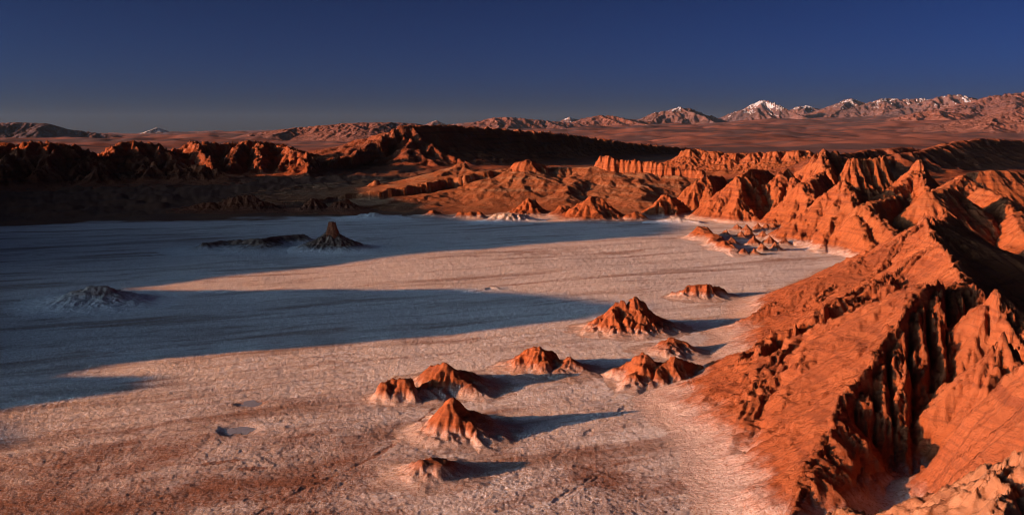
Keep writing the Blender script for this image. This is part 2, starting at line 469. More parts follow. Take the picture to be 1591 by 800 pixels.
# ------------------------------------------------------------------ near ridge on the right
def side_dist(X, Y, pts):                        # distance to a polyline, positive on its left, and the share of its length
    best = np.full(X.shape, 1e9); sg = np.zeros(X.shape); tt = np.zeros(X.shape); n = len(pts) - 1
    for k, (a, c) in enumerate(zip(pts[:-1], pts[1:])):
        ex, ey = c[0] - a[0], c[1] - a[1]
        t = np.clip(((X - a[0]) * ex + (Y - a[1]) * ey) / (ex * ex + ey * ey), 0, 1)
        qx = X - a[0] - t * ex; qy = Y - a[1] - t * ey
        d = np.hypot(qx, qy); m = d < best
        best = np.where(m, d, best); sg = np.where(m, np.sign(ex * (Y - a[1]) - ey * (X - a[0])), sg); tt = np.where(m, (k + t) / n, tt)
    return best * sg, tt

def near_ridge():
    A = P(1440, 338, 315); B = P(1478, 398, 262); C = P(1500, 438, 220); D_ = P(1545, 445, 195); E_ = P(1560, 517, 172); F_ = P(1595, 548, 150); Gp = P(1720, 600, 122)
    main = [P(1475, 330, 420), P(1462, 342, 360), A, P(1458, 372, 288), B, C, D_]
    main2 = [D_, P(1552, 485, 183), E_, F_, Gp]
    s1 = [A, P(1400, 364, 312), P(1345, 403, 304), P(1300, 434, 297), P(1268, 462, 284)]
    s1b = [P(1458, 372, 288), P(1388, 418, 279), P(1315, 455, 270), P(1280, 474, 262)]
    s2 = [P(1385, 430, 266), P(1340, 450, 262), P(1288, 469, 256), P(1255, 491, 250), P(1200, 515, 246), P(1150, 549, 238), P(1100, 580, 230), Gd(1035, 620)]
    s3 = [C, P(1440, 437, 207), P(1400, 495, 195), P(1350, 568, 180), P(1300, 640, 166), P(1262, 720, 151), P(1225, 800, 139), P(1195, 870, 128)]
    s3b = [P(1440, 437, 207), P(1350, 520, 205), P(1270, 610, 200), P(1200, 690, 190)]
    face = [(main, .32, 25, .44, 1, 1), (main2, .5, 12, .80, .8, 1), (s1, .1, 12, .55, .7, 1.2), (s1b, .1, 8, .45), (s2, .2, 10, .50, 1.0, 1.2), (s3, .1, 12, .60, .68, .8), (s3b, .1, 10, .46)]
    fins = []
    for tx, ty, td, bx, by, bd in [(1338, 584, 178, 1346, 690, 165), (1366, 546, 185, 1376, 742, 160), (1396, 503, 193, 1405, 752, 158), (1426, 458, 203, 1434, 705, 168), (1456, 438, 208, 1463, 655, 176), (1485, 440, 212, 1490, 612, 186)]:
        a, c = P(tx, ty, td), P(bx, by, bd)
        m = ((a[0] + c[0]) / 2, (a[1] + c[1]) / 2, (a[2] + c[2]) / 2 + 1.4)
        fins.append(([(a[0], a[1], a[2] - 1.2), m, c], 4.0, 2.2, 1.4, 1.0, 1.0, 1.2))
    slots = [([(1262, 502, 247), (1250, 560, 234), (1240, 600, 224)], 5.5, 3.6), ([(1212, 545, 240), (1203, 590, 228), (1196, 625, 216)], 4.0, 2.6), ([(1296, 478, 254), (1288, 510, 246)], 3, 1.8), ([(1170, 575, 233), (1160, 620, 220)], 2.2, 1.6)]
    butt = []
    for pts in ([(1238, 497, 248), (1228, 560, 233), (1220, 610, 219)], [(1199, 512, 246), (1188, 560, 232), (1178, 620, 214)]):
        butt.append(([P(*q) for q in pts], .9, 2.5, .7))
    tips = [([P(1197, 506, 246)], 2.5, 1.2, 1.4), ([P(1287, 463, 256)], 2.2, 1.5, 1.4), ([P(1545, 442, 195)], .9, 2, 1.0), ([P(1558, 513, 172)], .9, 2, 1.0), ([P(1437, 330, 317), P(1452, 336, 312)], 1.2, 3, .8)]
    def post(X, Y, Z, G):
        Xw = X + .35 * fbm(X / 5, Y / 5, 3, 55); Yw = Y + .35 * fbm(X / 5, Y / 5, 3, 56)
        d, t = side_dist(Xw, Yw, s3)
        n = np.clip(d, 0, None)
        wd = 9 + 16 * sst(.15, .42, t)
        taper = sst(.03, .12, t) * (1 - sst(.48, .60, t)) * (1 - sst(wd, wd * 1.5, n))
        Z = Z - taper * 9.5 * (1 - np.exp(-n * 2.6 / 9.5))
        for sl, dep, wd_ in slots:
            ds = seg_dist(Xw, Yw, [P(*q) for q in sl]); y0 = sl[-1]
            Z = Z - dep * (1 - sst(wd_ * .45, wd_ * 1.15, ds))
        gl = [P(1340, 452, 262), P(1297, 488, 251), P(1264, 558, 237), P(1236, 610, 219), P(1203, 658, 200), Gd(1160, 715)]
        Z = Z - 1.3 * (1 - sst(.2, 4, seg_dist(Xw, Yw, gl)))
        r = seg_dist(Xw, Yw, [P(1492, 600, 184), P(1482, 640, 176), P(1440, 705, 165), P(1402, 800, 145), P(1370, 900, 128)])
        Z = Z - 5 * (1 - sst(0.5, 9, r))
        Z = np.maximum(Z, ridges(Xw, Yw, fins)); Z = np.maximum(Z, ridges(Xw, Yw, butt)); Z = np.maximum(Z, ridges(Xw, Yw, tips))
        return Z
    return landform('eroded_ridge', 'large bright orange fluted clay ridge filling the right foreground', 'ridge', M_near, face, 0.38,
                    [(16, 2.2), (6.5, 1.5), (2.8, .7), (1.4, .3)], (1.4, 20), 0.10, 11, bounds=(6, 195, 92, 430), post=post, full=0.7, toe=3, soft=1.1, strata=(1.5, .5))
near_ridge()

def pale_outcrop():
    l = [P(1640, 690, 80), P(1560, 715, 84), P(1500, 745, 88), P(1450, 790, 90), P(1400, 850, 88)]
    l2 = [P(1500, 745, 88), P(1480, 800, 80), P(1470, 870, 72)]
    l3 = [P(1560, 715, 84), P(1560, 800, 72)]
    landform('rock_outcrop', 'pale crumbling rock outcrop in the bottom right corner', 'outcrop', M_pale, [(l, .5, 3, .6), (l2, .5, 3, .6), (l3, .4, 3, .6)], 0.2,
             [(7, 1.2), (3, .7), (1.3, .4)], (2.0, 7), 0.16, 19, bounds=(15, 75, 55, 110), full=.5)
pale_outcrop()

# ------------------------------------------------------------------ mounds on the flat
GM = 'mounds standing on the salt flat'
def mound(label, lines, mat=M_mound, res=0.3, octs=((4.2, .55), (1.9, .42), (.9, .28)), seed=0, name='clay_mound', warp=(1.6, 6), rough=.22, cat='mound', toe=1.5, full=.6):
    lines = [l if len(l) > 6 else (*l[:4], 1, 1, res * 1.6) for l in lines]
    return landform(name, label, cat, mat, lines, res, octs, warp, rough, seed, GM, toe=toe, full=full, strata=(.9, .3))

mound('sharp orange cone mound with long shadow in front centre', [([P(703, 618, 190), P(712, 632, 191)], .9, 5, .42), ([P(703, 618, 190), P(676, 680, 188)], .6, 3, .5), ([P(738, 668, 186)], .8, 2, .5)], seed=101)
mound('tall salty mound with dark red peak behind the front cone', [([P(690, 560, 223), P(705, 572, 223), P(722, 588, 224)], .7, 5, .40), ([P(690, 560, 223), P(668, 588, 219), P(648, 606, 216)], .5, 3, .42)], seed=102)
mound('dark red block at the left foot of the salty mound', [([P(598, 594, 215), P(615, 590, 215), P(634, 588, 216)], 1.3, 2.5, .5, 1, 1, 1.4)], seed=103, octs=((2.5, .8), (1.2, .5)))
mound('small rounded red mound nearest the bottom edge', [([P(664, 713, 165), P(686, 716, 165)], .25, 4, .40, 1, 1, 1.3)], seed=104)
mound('lumpy dark mound with broken top right of the salty peak', [([P(808, 546, 243), P(835, 536, 243), P(858, 548, 244)], .8, 4, .38), ([P(835, 536, 243), P(838, 560, 237)], .7, 3, .5)], seed=105)
mound('little pale knob beside the lumpy dark mound', [([P(881, 553, 239)], .5, 2.5, .42)], seed=106)
mound('big twin peaked mound in the middle of the flat', [([P(940, 488, 290), P(962, 466, 291), P(972, 474, 292), P(988, 460, 293), P(1008, 484, 295)], .8, 6, .45), ([P(962, 466, 291), P(948, 505, 284)], .8, 4, .5), ([P(988, 460, 293), P(992, 500, 285)], .8, 4, .5)], res=.35, octs=((5.5, 1.2), (2.4, .8), (1, .35)), seed=107)
mound('long low fluted mound below the badland spur', [([P(1052, 452, 352), P(1070, 444, 352), P(1095, 441, 352), P(1120, 447, 354)], .8, 4, .38)], res=.4, seed=108, octs=((4, 1.6), (2, .6)))
mound('small smooth orange cone left of the big ridge', [([P(1044, 525, 261), P(1058, 531, 261)], .2, 4, .42, 1, 1, .8)], seed=109)
mound('orange double cone at the foot of the big ridge', [([P(1000, 545, 230), P(990, 575, 226), P(978, 600, 220)], .6, 4, .48), ([P(1040, 553, 230), P(1058, 556, 231), P(1085, 566, 232)], .6, 5, .48), ([P(1040, 553, 230), P(1015, 590, 224)], .5, 4, .5)], seed=110)
mound('pale rounded mound lying in the shadow on the left', [([P(112, 453, 340), P(140, 443, 341), P(162, 444, 341), P(188, 454, 342)], .25, 6, .26)], M_salty, .4, seed=111)
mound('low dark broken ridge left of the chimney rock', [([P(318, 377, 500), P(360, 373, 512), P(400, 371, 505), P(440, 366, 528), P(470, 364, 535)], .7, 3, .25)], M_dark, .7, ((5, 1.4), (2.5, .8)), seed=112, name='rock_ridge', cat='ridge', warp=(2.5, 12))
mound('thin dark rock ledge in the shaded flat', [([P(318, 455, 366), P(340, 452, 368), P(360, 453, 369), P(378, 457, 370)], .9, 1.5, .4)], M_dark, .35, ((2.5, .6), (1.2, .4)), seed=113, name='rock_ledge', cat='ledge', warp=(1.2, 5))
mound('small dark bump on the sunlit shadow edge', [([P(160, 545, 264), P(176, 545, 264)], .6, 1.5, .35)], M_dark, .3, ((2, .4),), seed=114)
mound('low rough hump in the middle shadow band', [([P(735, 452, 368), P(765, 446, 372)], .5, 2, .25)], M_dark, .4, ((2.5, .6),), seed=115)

# chimney rock: pillar on a talus skirt
def chimney_rock():
    base = P(515, 388, 505)
    root = bpy.data.objects.new('chimney_rock', None); COL.objects.link(root)
    root.location = (base[0], 505, 0)
    root['label'] = 'dark chimney shaped rock on a spreading skirt in shadow'; root['category'] = 'rock'
    top = P(515, 362, 505)
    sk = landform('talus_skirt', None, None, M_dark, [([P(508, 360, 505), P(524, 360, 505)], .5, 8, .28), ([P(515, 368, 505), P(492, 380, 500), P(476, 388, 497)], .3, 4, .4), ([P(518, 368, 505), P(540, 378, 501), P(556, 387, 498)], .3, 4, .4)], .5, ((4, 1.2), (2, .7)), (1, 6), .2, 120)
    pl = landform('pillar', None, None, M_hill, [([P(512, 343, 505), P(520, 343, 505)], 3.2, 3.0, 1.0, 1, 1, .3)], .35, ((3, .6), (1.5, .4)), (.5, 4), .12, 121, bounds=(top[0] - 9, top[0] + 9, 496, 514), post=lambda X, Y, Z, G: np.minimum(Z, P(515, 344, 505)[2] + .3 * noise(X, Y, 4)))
    for o in (sk, pl):
        o.parent = root; o.matrix_parent_inverse = root.matrix_basis.inverted() if False else o.matrix_parent_inverse
        o.location = (-root.location.x, -root.location.y, 0)
chimney_rock()

# mounds at the far edge of the flat
for k, (lab, ln) in enumerate([
    ('small round mound at the far shore of the flat', [([P(672, 326, 705)], .6, 6, .4)]),
    ('broken dark mound at the far shore beside the pale pair', [([P(718, 330, 690), P(745, 329, 690)], .7, 6, .4)]),
    ('pale twin mound with white foot at the far shore', [([P(775, 333, 665), P(790, 331, 665), P(812, 333, 668)], .5, 8, .28)]),
    ('sharp little peak at the far shore below the dune', [([P(820, 308, 715), P(824, 310, 716)], .7, 9, .45), ([P(820, 308, 715), P(806, 328, 712)], .6, 6, .5)]),
    ('small brown knob left of the fluted far cone', [([P(874, 318, 705), P(882, 320, 705)], .6, 6, .45)]),
    ('broad fluted cone at the far shore', [([P(918, 304, 680), P(930, 306, 682), P(945, 318, 684)], .6, 10, .45), ([P(918, 304, 680), P(892, 334, 672)], .6, 8, .5)]),
    ('jagged low mound right of the fluted far cone', [([P(975, 333, 668), P(988, 328, 668), P(1000, 334, 668)], .7, 6, .4)]),
    ('pale mound in shade at the far shore', [([P(560, 334, 690), P(580, 330, 692), P(592, 335, 690)], .4, 8, .25)]),
    ('sunlit jagged rocks among the dark ground left of the chimney', [([P(470, 322, 745), P(488, 308, 748), P(500, 316, 748)], .7, 8, .4)]),
    ('thin sunlit crag beside the jagged rocks', [([P(520, 315, 748), P(538, 309, 750)], .8, 5, .4)]),
    ('dark knobbly rocks at the shaded shore', [([P(330, 318, 745), P(372, 304, 750), P(388, 302, 752), P(420, 316, 750)], .6, 8, .35)]),
    ('low dark rocks at the left of the shaded shore', [([P(290, 326, 735), P(310, 316, 740), P(328, 314, 742)], .6, 7, .35)])]):
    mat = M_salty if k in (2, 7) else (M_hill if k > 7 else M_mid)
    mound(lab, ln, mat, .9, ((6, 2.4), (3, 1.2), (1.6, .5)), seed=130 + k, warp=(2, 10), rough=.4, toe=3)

# ------------------------------------------------------------------ badlands behind the near ridge
GB = 'orange badland fins on the right'
def fin(label, lines, res=.7, seed=0, octs=((15, 2.8), (6.5, 1.9), (3, 1.0)), mat=M_mid, name='badland_fin', cat='rock fin', warp=(2.2, 16), group=GB, **k):
    k.setdefault('strata', (2.2, 1.0))
    lines = [l if len(l) > 6 else (*l[:4], *(l[4:6] if len(l) > 5 else (1, 1)), 2.2) for l in lines]
    return landform(name, label, cat, mat, lines, res, octs, warp, .4, seed, group, toe=4, full=.6, **k)

fin('tall pyramid fin rising behind the near ridge', [
    ([P(1212, 372, 548), P(1245, 335, 545), P(1285, 300, 545), P(1312, 280, 548), P(1318, 300, 575), P(1335, 300, 620)], .4, 12, .75, 1, 1),
    ([P(1312, 280, 548), P(1300, 340, 515), P(1275, 392, 492)], .4, 10, .8), ([P(1312, 280, 548), P(1335, 330, 505), P(1345, 385, 490)], .5, 8, .85),
    ([P(1340, 330, 505), P(1375, 350, 490), P(1385, 375, 470)], .5, 8, .9)], seed=201)
fin('narrow fins stepping down right of the pyramid fin', [
    ([P(1345, 318, 505), P(1375, 345, 480), P(1395, 365, 455)], .6, 7, 1.0), ([P(1330, 335, 500), P(1350, 370, 470), P(1362, 395, 450)], .6, 6, 1.0), ([P(1345, 318, 505), P(1400, 300, 560)], .5, 8, .8)], seed=202)
fin('long fin with serrated crest left of the pyramid fin', [
    ([P(1205, 345, 625), P(1225, 315, 625), P(1250, 285, 630), P(1262, 278, 640), P(1275, 268, 690)], .4, 10, .8), ([P(1250, 285, 630), P(1262, 320, 600), P(1270, 345, 580)], .5, 8, .9), ([P(1240, 300, 628), P(1232, 335, 605)], .4, 8, .9)], seed=203)
fin('short twin fins between the long fins', [
    ([P(1200, 300, 690), P(1212, 270, 695), P(1222, 262, 705)], .5, 9, .85), ([P(1212, 270, 695), P(1205, 320, 665)], .5, 8, .9), ([P(1232, 275, 690), P(1238, 310, 660)], .5, 8, .9)], seed=204)
fin('broad orange fin dropping to the white wash', [
    ([P(1098, 338, 672), P(1125, 305, 680), P(1148, 275, 690), P(1162, 262, 700), P(1188, 264, 730)], .4, 11, .75), ([P(1148, 275, 690), P(1150, 310, 660), P(1170, 336, 650)], .5, 9, .85), ([P(1188, 264, 730), P(1195, 290, 700)], .5, 9, .85)], seed=205)
fin('steep fin at the left end of the fin row', [
    ([P(1058, 312, 750), P(1080, 285, 755), P(1095, 272, 765), P(1120, 274, 800)], .5, 10, .75), ([P(1095, 272, 765), P(1108, 312, 730)], .5, 9, .85)], seed=206, res=.8)
fin('small sharp fin beside the white wash', [([P(1005, 330, 700), P(1022, 312, 705), P(1035, 302, 712), P(1052, 312, 715)], .6, 8, .6)], seed=207, res=.8)
fin('low rocky knoll at the mouth of the white wash', [([P(1010, 345, 655), P(1050, 338, 655), P(1080, 345, 650)], .5, 6, .3)], seed=208, mat=M_salty, octs=((6, 2), (3, 1)))
fin('orange spur running down onto the flat', [([P(1092, 352, 560), P(1108, 366, 540), P(1120, 378, 505), P(1128, 374, 500), P(1147, 403, 470)], .6, 6, .6, 1.1, .8)], res=.5, seed=209, octs=((6, 1.6), (3, .8)))
# flat topped cliffs above the fins
def cap(z, w=.6):
    return lambda X, Y, Z, G: np.minimum(Z, z + w * fbm(X / 14, Y / 14, 3, 9))
fin('flat topped orange cliff block above the fins', [
    ([P(1242, 268, 800), P(1262, 245, 805), P(1278, 232, 810), P(1302, 240, 815)], .9, 14, .65), ([P(1278, 232, 810), P(1285, 262, 770)], .8, 10, .7)], res=1.0, seed=210, octs=((16, 5), (8, 3), (4, 1.2)), name='cliff_block', cat='cliff')
fin('square fluted cliff right of the flat topped block', [
    ([P(1322, 246, 770), P(1345, 248, 775), P(1369, 243, 780)], 2.2, 8, .55)], res=.8, seed=211, octs=((8, 3.5), (4, 2)), name='cliff_block', cat='cliff')
fin('thin pinnacle with a spur in the dark valley', [
    ([P(1428, 248, 700), P(1424, 250, 705)], 2.0, 6, .6), ([P(1428, 262, 698), P(1400, 285, 680), P(1385, 292, 670)], .5, 8, .8), ([P(1428, 262, 698), P(1440, 300, 650)], .5, 8, .85)], seed=212, name='pinnacle', cat='pinnacle')
fin('pyramid hill in the dark valley on the right', [([P(1495, 272, 610), P(1500, 276, 640)], .3, 12, .62), ([P(1495, 272, 610), P(1460, 296, 595)], .3, 9, .7)], seed=213, octs=((9, 1.6), (4, .8)), name='badland_hill', cat='hill')
fin('orange shoulder hill below the pyramid hill', [([P(1450, 298, 505), P(1465, 291, 522), P(1490, 296, 525), P(1515, 322, 510)], .4, 9, .7), ([P(1465, 291, 522), P(1455, 330, 500)], .4, 9, .7)], seed=214, octs=((9, 1.8), (4, .9)), name='badland_hill', cat='hill')
fin('smooth lit hill at the right edge above the dark valley', [([P(1508, 268, 720), P(1540, 264, 720), P(1575, 266, 725), P(1640, 290, 720)], .2, 14, .6)], res=1.0, seed=215, octs=((10, 1.8), (4, .8)), name='badland_hill', cat='hill')
fin('curved lit bank at the right edge behind the ridge crest', [([P(1530, 292, 560), P(1560, 305, 540), P(1580, 335, 500), P(1610, 380, 450)], .3, 9, .7)], seed=216, octs=((9, 1.8), (4, .9)), name='badland_hill', cat='hill')
fin('dark hill with a sunlit top on the right skyline of the badlands', [
    ([P(1268, 246, 900), P(1300, 240, 960), P(1345, 234, 1080), P(1400, 228, 1230), P(1440, 236, 1330)], .25, 25, .34, .6, 1), ([P(1400, 238, 1050), P(1440, 232, 1120), P(1480, 222, 1240), P(1520, 215, 1380), P(1591, 218, 1600), P(1680, 222, 1800)], .25, 30, .34, .6, 1),
    ([P(1480, 222, 1240), P(1465, 240, 1130)], .2, 20, .36)], res=2.0, seed=217, octs=((45, 7), (20, 4.5), (9, 2)), mat=M_hill, name='badland_hill', cat='hill', warp=(8, 60), bounds=(180, 1000, 780, 2000))
# boulders in the wash in front of the fins
rng = np.random.RandomState(5)
BOULD = [(1137, 372, 10), (1150, 362, 8), (1163, 360, 9), (1172, 372, 12), (1160, 352, 8), (1185, 362, 9), (1196, 372, 11), (1205, 380, 9), (1178, 350, 8), (1192, 350, 7), (1210, 360, 9), (1155, 388, 6), (1184, 382, 9), (1200, 348, 7), (1145, 350, 6), (1172, 388, 8), (1128, 358, 5), (1218, 372, 8)]
ords = ['leftmost', 'second', 'third', 'fourth', 'fifth', 'sixth', 'seventh', 'eighth', 'ninth', 'tenth', 'eleventh', 'twelfth', 'thirteenth', 'fourteenth', 'fifteenth', 'sixteenth', 'seventeenth', 'rightmost']
order = sorted(range(len(BOULD)), key=lambda i: BOULD[i][0])
for r_, i in enumerate(order):
    px, py, s = BOULD[i]
    D = Gd(px, py + 8)[1]
    h = P(px, py - s * .6, D)
    w = s * .3 * D / FPX
    ang = rng.uniform(0, 3.14)
    lab = ord_lab = ('%s pointed orange boulder of the jumble in the wash' if r_ in (0, 17) else '%s pointed orange boulder from the left in the wash jumble') % ords[r_]
    landform('boulder', lab, 'boulder', M_boulder, [([(h[0] - w * math.cos(ang), D - w * math.sin(ang), h[2] * .8), (h[0], D, h[2]), (h[0] + w * math.cos(ang), D + w * math.sin(ang), h[2] * .7)], 1.0, 2.0, .7)], .4,
             ((3, .8), (1.5, .4)), (1.0, 5), .12, 300 + i, 'pointed boulders in the wash', margin=3, toe=1.5)
# rocks lying on and near the big ridge
for k, (lab, p, s) in enumerate([('dark boulder perched on the left slope of the big ridge', (1300, 428, 352), 3.0), ('lone red rock at the foot of the big ridge', (1165, 700, 184), 1.6), ('small dark stone near the ridge foot', (1120, 712, 180), 0.9)]):
    g = Gd(p[0], p[1]); c = P(*p) if k == 0 else (g[0], g[1], 0.0)
    landform('boulder', lab, 'boulder', M_near, [([(c[0] - s, c[1], c[2] + s * .8), (c[0] + s * .4, c[1] + s * .3, c[2] + s)], 1.2, 1.5, .8)], .2, ((1.5, .4),), (.5, 2), .1, 330 + k, bounds=(c[0] - 9, c[0] + 9, c[1] - 9, c[1] + 9), toe=1)

# ------------------------------------------------------------------ dune and hills behind the flat
fin('wide sunlit dune with cliff crest beyond the flat', [
    ([P(640, 308, 790), P(720, 292, 830), P(775, 272, 860), P(815, 258, 870), P(850, 260, 880), P(900, 260, 880), P(938, 258, 870)], .02, 20, .26, .5, 1.0),
    ([P(938, 258, 870), P(985, 266, 860), P(1030, 270, 850), P(1090, 278, 840), P(1130, 285, 830)], .02, 20, .27), ([P(905, 262, 875), P(880, 300, 780)], .02, 20, .24),
    ([P(1000, 270, 855), P(985, 312, 750)], .02, 20, .25), ([P(800, 266, 866), P(770, 300, 800)], .02, 20, .24)],
    res=1.2, seed=220, octs=((22, 2.6), (10, 1.8), (4.5, .9)), mat=M_dune, name='dune_hill', cat='hill', warp=(9, 40), group=None, strata=(3, .8))
fin('fluted cliff wall along the dune crest', [([P(934, 243, 872), P(946, 241, 870), P(962, 248, 866), P(985, 249, 862), P(1010, 251, 858), P(1030, 254, 852), P(1052, 262, 848), P(1090, 264, 842)], 1.9, 11, .40)], res=.8, seed=221, octs=((10, 2.6), (5, 2.0), (2.4, 1.0)), name='cliff_wall', cat='cliff', group=None, strata=(2.5, .8))
fin('small capped knoll on the left of the dune crest', [([P(806, 252, 868), P(820, 248, 868), P(838, 254, 870)], .8, 10, .4)], res=.9, seed=222, octs=((9, 1.6), (4, 1)), name='knoll', cat='hill', group=None)
fin('smooth sunlit cone hill left of the dune', [([P(712, 253, 905), P(716, 254, 905)], .5, 14, .32), ([P(712, 256, 905), P(660, 288, 880), P(600, 293, 870)], .1, 10, .25), ([P(716, 256, 905), P(770, 290, 880)], .1, 10, .25)], res=1.1, seed=223, octs=((9, 1.6), (4, .8)), mat=M_dune, name='cone_hill', cat='hill', group=None)
fin('tiny sunlit cone at the end of the cone hill apron', [([P(583, 280, 870)], .8, 6, .5)], res=.8, seed=224, octs=((5, 1.2),), mat=M_dune, name='cone_hill', cat='hill', group=None)
fin('long dark hill with a red cliff nose behind the flat', [
    ([P(515, 242, 1250), P(560, 222, 1262), P(600, 208, 1280), P(632, 195, 1300), P(700, 194, 1420), P(780, 200, 1600), P(880, 208, 1850), P(980, 222, 2150), P(1090, 232, 2500)], .55, 26, .30, .55, 1.1),
    ([P(632, 195, 1300), P(636, 240, 1240)], 1.0, 16, .5), ([P(600, 208, 1280), P(575, 245, 1230)], .3, 16, .45), ([P(735, 232, 1350), P(715, 262, 1240)], .6, 12, .5), ([P(700, 194, 1420), P(690, 250, 1290)], .5, 20, .45)],
    res=2.6, seed=225, octs=((40, 14), (18, 7), (9, 3)), mat=M_hill, name='long_hill', cat='hill', warp=(6, 60), group=None, bounds=(-420, 620, 1080, 2600))
for k, (lab, ln) in enumerate([
    ('dark red hill at the far left edge', [([P(-60, 222, 950), P(20, 222, 960), P(70, 219, 970), P(120, 226, 980), P(150, 240, 990)], .3, 20, .42), ([P(90, 222, 970), P(55, 275, 890)], .3, 14, .5), ([P(20, 222, 960), P(0, 270, 880)], .3, 14, .5)]),
    ('dark flat hill with a lit left shoulder', [([P(148, 236, 1020), P(180, 222, 1030), P(210, 219, 1040), P(250, 224, 1050), P(285, 240, 1060)], .4, 20, .45), ([P(180, 222, 1030), P(160, 262, 960)], .4, 14, .5)]),
    ('jagged sunlit cliff hill between the dark left hills', [([P(268, 230, 1080), P(300, 219, 1090), P(345, 222, 1100), P(372, 219, 1110), P(405, 218, 1120), P(430, 224, 1130)], 1.0, 20, .42), ([P(300, 219, 1090), P(330, 252, 1020)], .6, 14, .5), ([P(372, 219, 1110), P(360, 255, 1030)], .6, 14, .5), ([P(405, 218, 1120), P(400, 255, 1040)], .6, 14, .5)]),
    ('rugged knob right of the jagged cliff hill', [([P(440, 252, 1060), P(465, 236, 1070), P(490, 246, 1080)], .6, 16, .5), ([P(465, 236, 1070), P(478, 272, 1010)], .5, 12, .5), ([P(430, 224, 1130), P(450, 229, 1105), P(465, 236, 1070)], .5, 14, .5)]),
    ('dark low rise right of the jagged cliff hill', [([P(425, 222, 1160), P(460, 232, 1180), P(510, 245, 1200)], .4, 20, .4)]),
    ('small lit pyramid below the flat dark hill', [([P(157, 262, 930)], .5, 10, .5)]),
    ('small lit crag below the jagged cliff hill', [([P(225, 260, 950), P(240, 250, 960)], .5, 10, .5)]),
    ('low lit knolls at the foot of the jagged cliff hill', [([P(278, 262, 960), P(300, 254, 970), P(330, 262, 970)], .4, 10, .4)])]):
    fin(lab, ln, res=1.5, seed=240 + k, octs=((22, 8), (10, 4.5), (4.5, 1.8)), mat=M_hill, name='rocky_hill', cat='hill', warp=(5, 30), group='rocky hills on the left')
# broken cliff band behind the fins
for k, (a, b, y0, D) in enumerate([(1062, 1092, 231, 1120), (1096, 1122, 234, 1110), (1126, 1160, 237, 1090), (1164, 1190, 236, 1080), (1194, 1222, 234, 1070), (1226, 1262, 233, 1060)]):
    fin(['bright rounded bluff at the left end of the broken cliff band', 'second bluff from the left of the broken cliff band', 'third bluff from the left of the broken cliff band', 'fourth bluff from the left of the broken cliff band', 'fifth bluff from the left of the broken cliff band', 'bluff at the right end of the broken cliff band'][k],
        [([P(a, y0 + 3, D), P((a * 2 + b) / 3, y0 - 2, D), P((a + b * 2) / 3, y0 - 1, D + 10), P(b, y0 + 2, D)], 1.0, 8, .35)], res=1.0, seed=260 + k, octs=((7, 2.4), (3.6, 1.6)), post=cap(P(a, y0 + 1, D)[2]), strata=(2.5, .8), warp=(3.5, 12), name='bluff', cat='cliff', group='bluffs of the broken cliff band')

# ------------------------------------------------------------------ distant mountains
def mountain(label, sky_line, D, mat=M_mtn, snow=None, seed=0, slope=.34, cat='mountain', name='mountain', spur=1.0, res_px=1.0, group='far mountain range', depth=1.0):
    pts = [P(px, py, D + dd) for px, py, dd in sky_line]
    res = D / FPX * 1.55 * res_px
    lines = [(pts, .10, 500, slope)]
    r = np.random.RandomState(seed)
    for p in pts:                                 # spurs towards the valley
        n = r.uniform(-.6, .6)
        L = max(p[2] - 100, 60) / slope * 1.05 * spur
        lines.append(([p, (p[0] + n * L, p[1] - L, max(p[2] - L * slope * .8, 0))], .1, 400, slope * 1.15))
    top = max(p[2] for p in pts)
    ext = top / slope * .9
    xs = [p[0] for p in pts]; ys = [p[1] for p in pts]
    x = np.arange(min(xs) - ext, max(xs) + ext, res, dtype=np.float32); y = np.arange(min(ys) - ext, max(ys) + ext * .5 * depth, res * 1.6, dtype=np.float32)
    X, Y = np.meshgrid(x, y)
    G = ground_z(X, Y).astype(np.float32)
    wl_ = top * 1.2
    Z = ridges(X + .10 * wl_ * fbm(X / wl_, Y / wl_, 3, seed), Y + .10 * wl_ * fbm(X / wl_, Y / wl_, 3, seed + 1), lines)
    Z = erode(Z, X, Y, res, ((top * .6, top * .07), (top * .28, top * .045), (top * .12, top * .022)), G, seed, .35, 60, .2)
    Z = Z + top * .007 * fbm(X / (res * 5), Y / (res * 5), 3, seed + 4)
    low = Z < G - 12
    keep = ~(low[:-1, :-1] & low[1:, :-1] & low[:-1, 1:] & low[1:, 1:])
    Z = np.maximum(Z, G - 30)
    zc = (Z[:-1, :-1] + Z[1:, 1:]) / 2; xc = X[:-1, :-1]; yc = Y[:-1, :-1]
    gy, gx = np.gradient(Z, res * 1.6, res)
    cut = None
    if snow is not None:
        lvl = snow + top * .17 * fbm(xc / (top * .30), yc / (top * .6), 3, seed + 8, .6) + 260 * (np.hypot(gx, gy)[:-1, :-1] - slope)
        cut = (zc > lvl) & keep
    o = link(name, grid_mesh(name, X, Y, Z, keep & ~cut if cut is not None else keep), mat, None, label, cat, group, 'structure')
    if cut is not None and cut.any():
        link('snow', grid_mesh('snow', X, Y, Z, cut), M_snow, o)
    return o
def ht(py, D): return CAM_H + (HZ - py) / FPX * D
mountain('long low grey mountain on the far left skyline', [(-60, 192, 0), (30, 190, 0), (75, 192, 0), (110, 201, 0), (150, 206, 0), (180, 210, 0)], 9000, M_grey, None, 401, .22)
mountain('lone white snow peak on the left skyline', [(205, 210, 0), (228, 204, 0), (244, 198, 0), (262, 205, 0)], 22000, M_mtn, ht(209, 22000), 402, .3)
mountain('low dim hills right of the lone snow peak', [(255, 207, 0), (290, 206, 0), (318, 205, 0), (350, 207, 0), (390, 209, 0)], 18000, M_mtn, ht(206.2, 18000), 403, .25)
mountain('long smooth red ridge on the left centre skyline', [(390, 207, 0), (460, 198, 0), (540, 191, 0), (610, 190, 0), (650, 192, 0), (690, 199, 0)], 7000, M_mtn2, None, 404, .16)
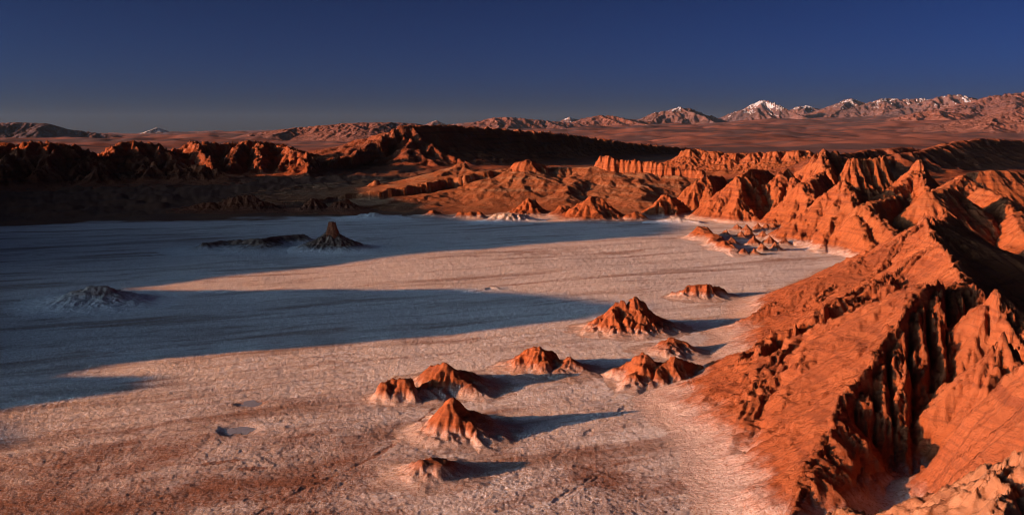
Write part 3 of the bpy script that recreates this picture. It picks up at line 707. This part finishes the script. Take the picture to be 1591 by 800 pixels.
mountain('small snow tipped summit above the long dark hill', [(660, 196, 0), (678, 187, 0), (692, 193, 0), (720, 191, 0), (745, 190, 0)], 24000, M_mtn, ht(190.5, 24000), 405, .3)
mountain('broad brown mountain above the dune', [(730, 190, 0), (770, 182, 0), (800, 182, 0), (850, 187, 0), (890, 191, 0), (930, 194, 0)], 14000, M_mtn2, None, 406, .22)
mountain('little white snow peak on the centre skyline', [(872, 190, 0), (885, 181, 0), (896, 184, 0), (910, 187, 0)], 24000, M_mtn, ht(189, 24000), 407, .35)
mountain('low red mountain left of the dark massif', [(895, 187, 0), (930, 179, 0), (952, 179, 0), (975, 184, 0), (1010, 188, 0)], 15000, M_mtn2, None, 408, .24)
mountain('dark massif with snow streaks left of the volcano', [(1000, 183, 0), (1020, 174, 0), (1035, 172, 0), (1055, 165, 0), (1075, 169, 0), (1095, 177, 0), (1118, 184, 0)], 16000, M_mtn, ht(172, 16000), 409, .32)
mountain('tall pointed volcano streaked with snow', [(1135, 181, 0), (1160, 170, 0), (1184, 154, 0), (1205, 166, 0), (1235, 180, 0)], 20000, M_mtn, ht(174, 20000), 410, .42, cat='volcano', name='volcano', spur=.7)
mountain('white snow dome just right of the volcano', [(1218, 176, 0), (1236, 166, 0), (1252, 163, 0), (1268, 168, 0), (1285, 172, 0)], 24000, M_mtn, ht(173, 24000), 411, .3)
mountain('pointed snow summit right of the snow dome', [(1270, 172, 0), (1300, 162, 0), (1322, 152, 0), (1345, 160, 0), (1370, 166, 0)], 21000, M_mtn, ht(164, 21000), 412, .3)
mountain('long snowy crest in the right range', [(1350, 160, 0), (1368, 152, 0), (1390, 153, 0), (1412, 153, 0), (1432, 152, 0), (1450, 157, 0)], 20000, M_mtn, ht(163, 20000), 413, .28)
mountain('highest snow streaked mountain of the right range', [(1440, 158, 0), (1458, 148, 0), (1474, 145, 0), (1492, 148, 0), (1510, 152, 0), (1530, 156, 0)], 18500, M_mtn, ht(160, 18500), 414, .3)
mountain('red mountain at the right edge of the range', [(1520, 156, 0), (1548, 147, 0), (1572, 144, 0), (1591, 142, 0), (1640, 138, 0)], 14000, M_mtn2, None, 415, .2)
mountain('long red slope rising to the right edge below the range', [(1440, 204, 0), (1490, 192, 0), (1540, 178, 0), (1591, 166, 0), (1660, 152, 0)], 9000, M_mtn2, None, 417, .16)
mountain('smooth brown foothill in front of the right range', [(1385, 186, 0), (1420, 176, 0), (1455, 171, 0), (1490, 176, 0), (1530, 183, 0)], 12000, M_mtn2, None, 416, .2)

# ------------------------------------------------------------------ the air over the desert
def haze():
    me = bpy.data.meshes.new('haze')
    R, z0, z1 = 65000.0, -400.0, 1300.0
    co = [(x, y, z) for z in (z0, z1) for y in (-R, R) for x in (-R, R)]
    me.from_pydata(co, [], [(0, 2, 3, 1), (4, 5, 7, 6), (0, 1, 5, 4), (2, 6, 7, 3), (0, 4, 6, 2), (1, 3, 7, 5)])
    m = bpy.data.materials.new('haze'); m.use_nodes = True
    n, l = m.node_tree.nodes, m.node_tree.links
    n.remove(n['Principled BSDF'])
    v = n.new('ShaderNodeVolumePrincipled')
    v.inputs['Color'].default_value = (0.28, 0.36, 0.46, 1); v.inputs['Density'].default_value = 4.8e-6; v.inputs['Anisotropy'].default_value = 0.0
    l.new(v.outputs[0], n['Material Output'].inputs['Volume'])
    link('haze', me, m, kind='stuff', label='thin evening haze over the far plain')
haze()
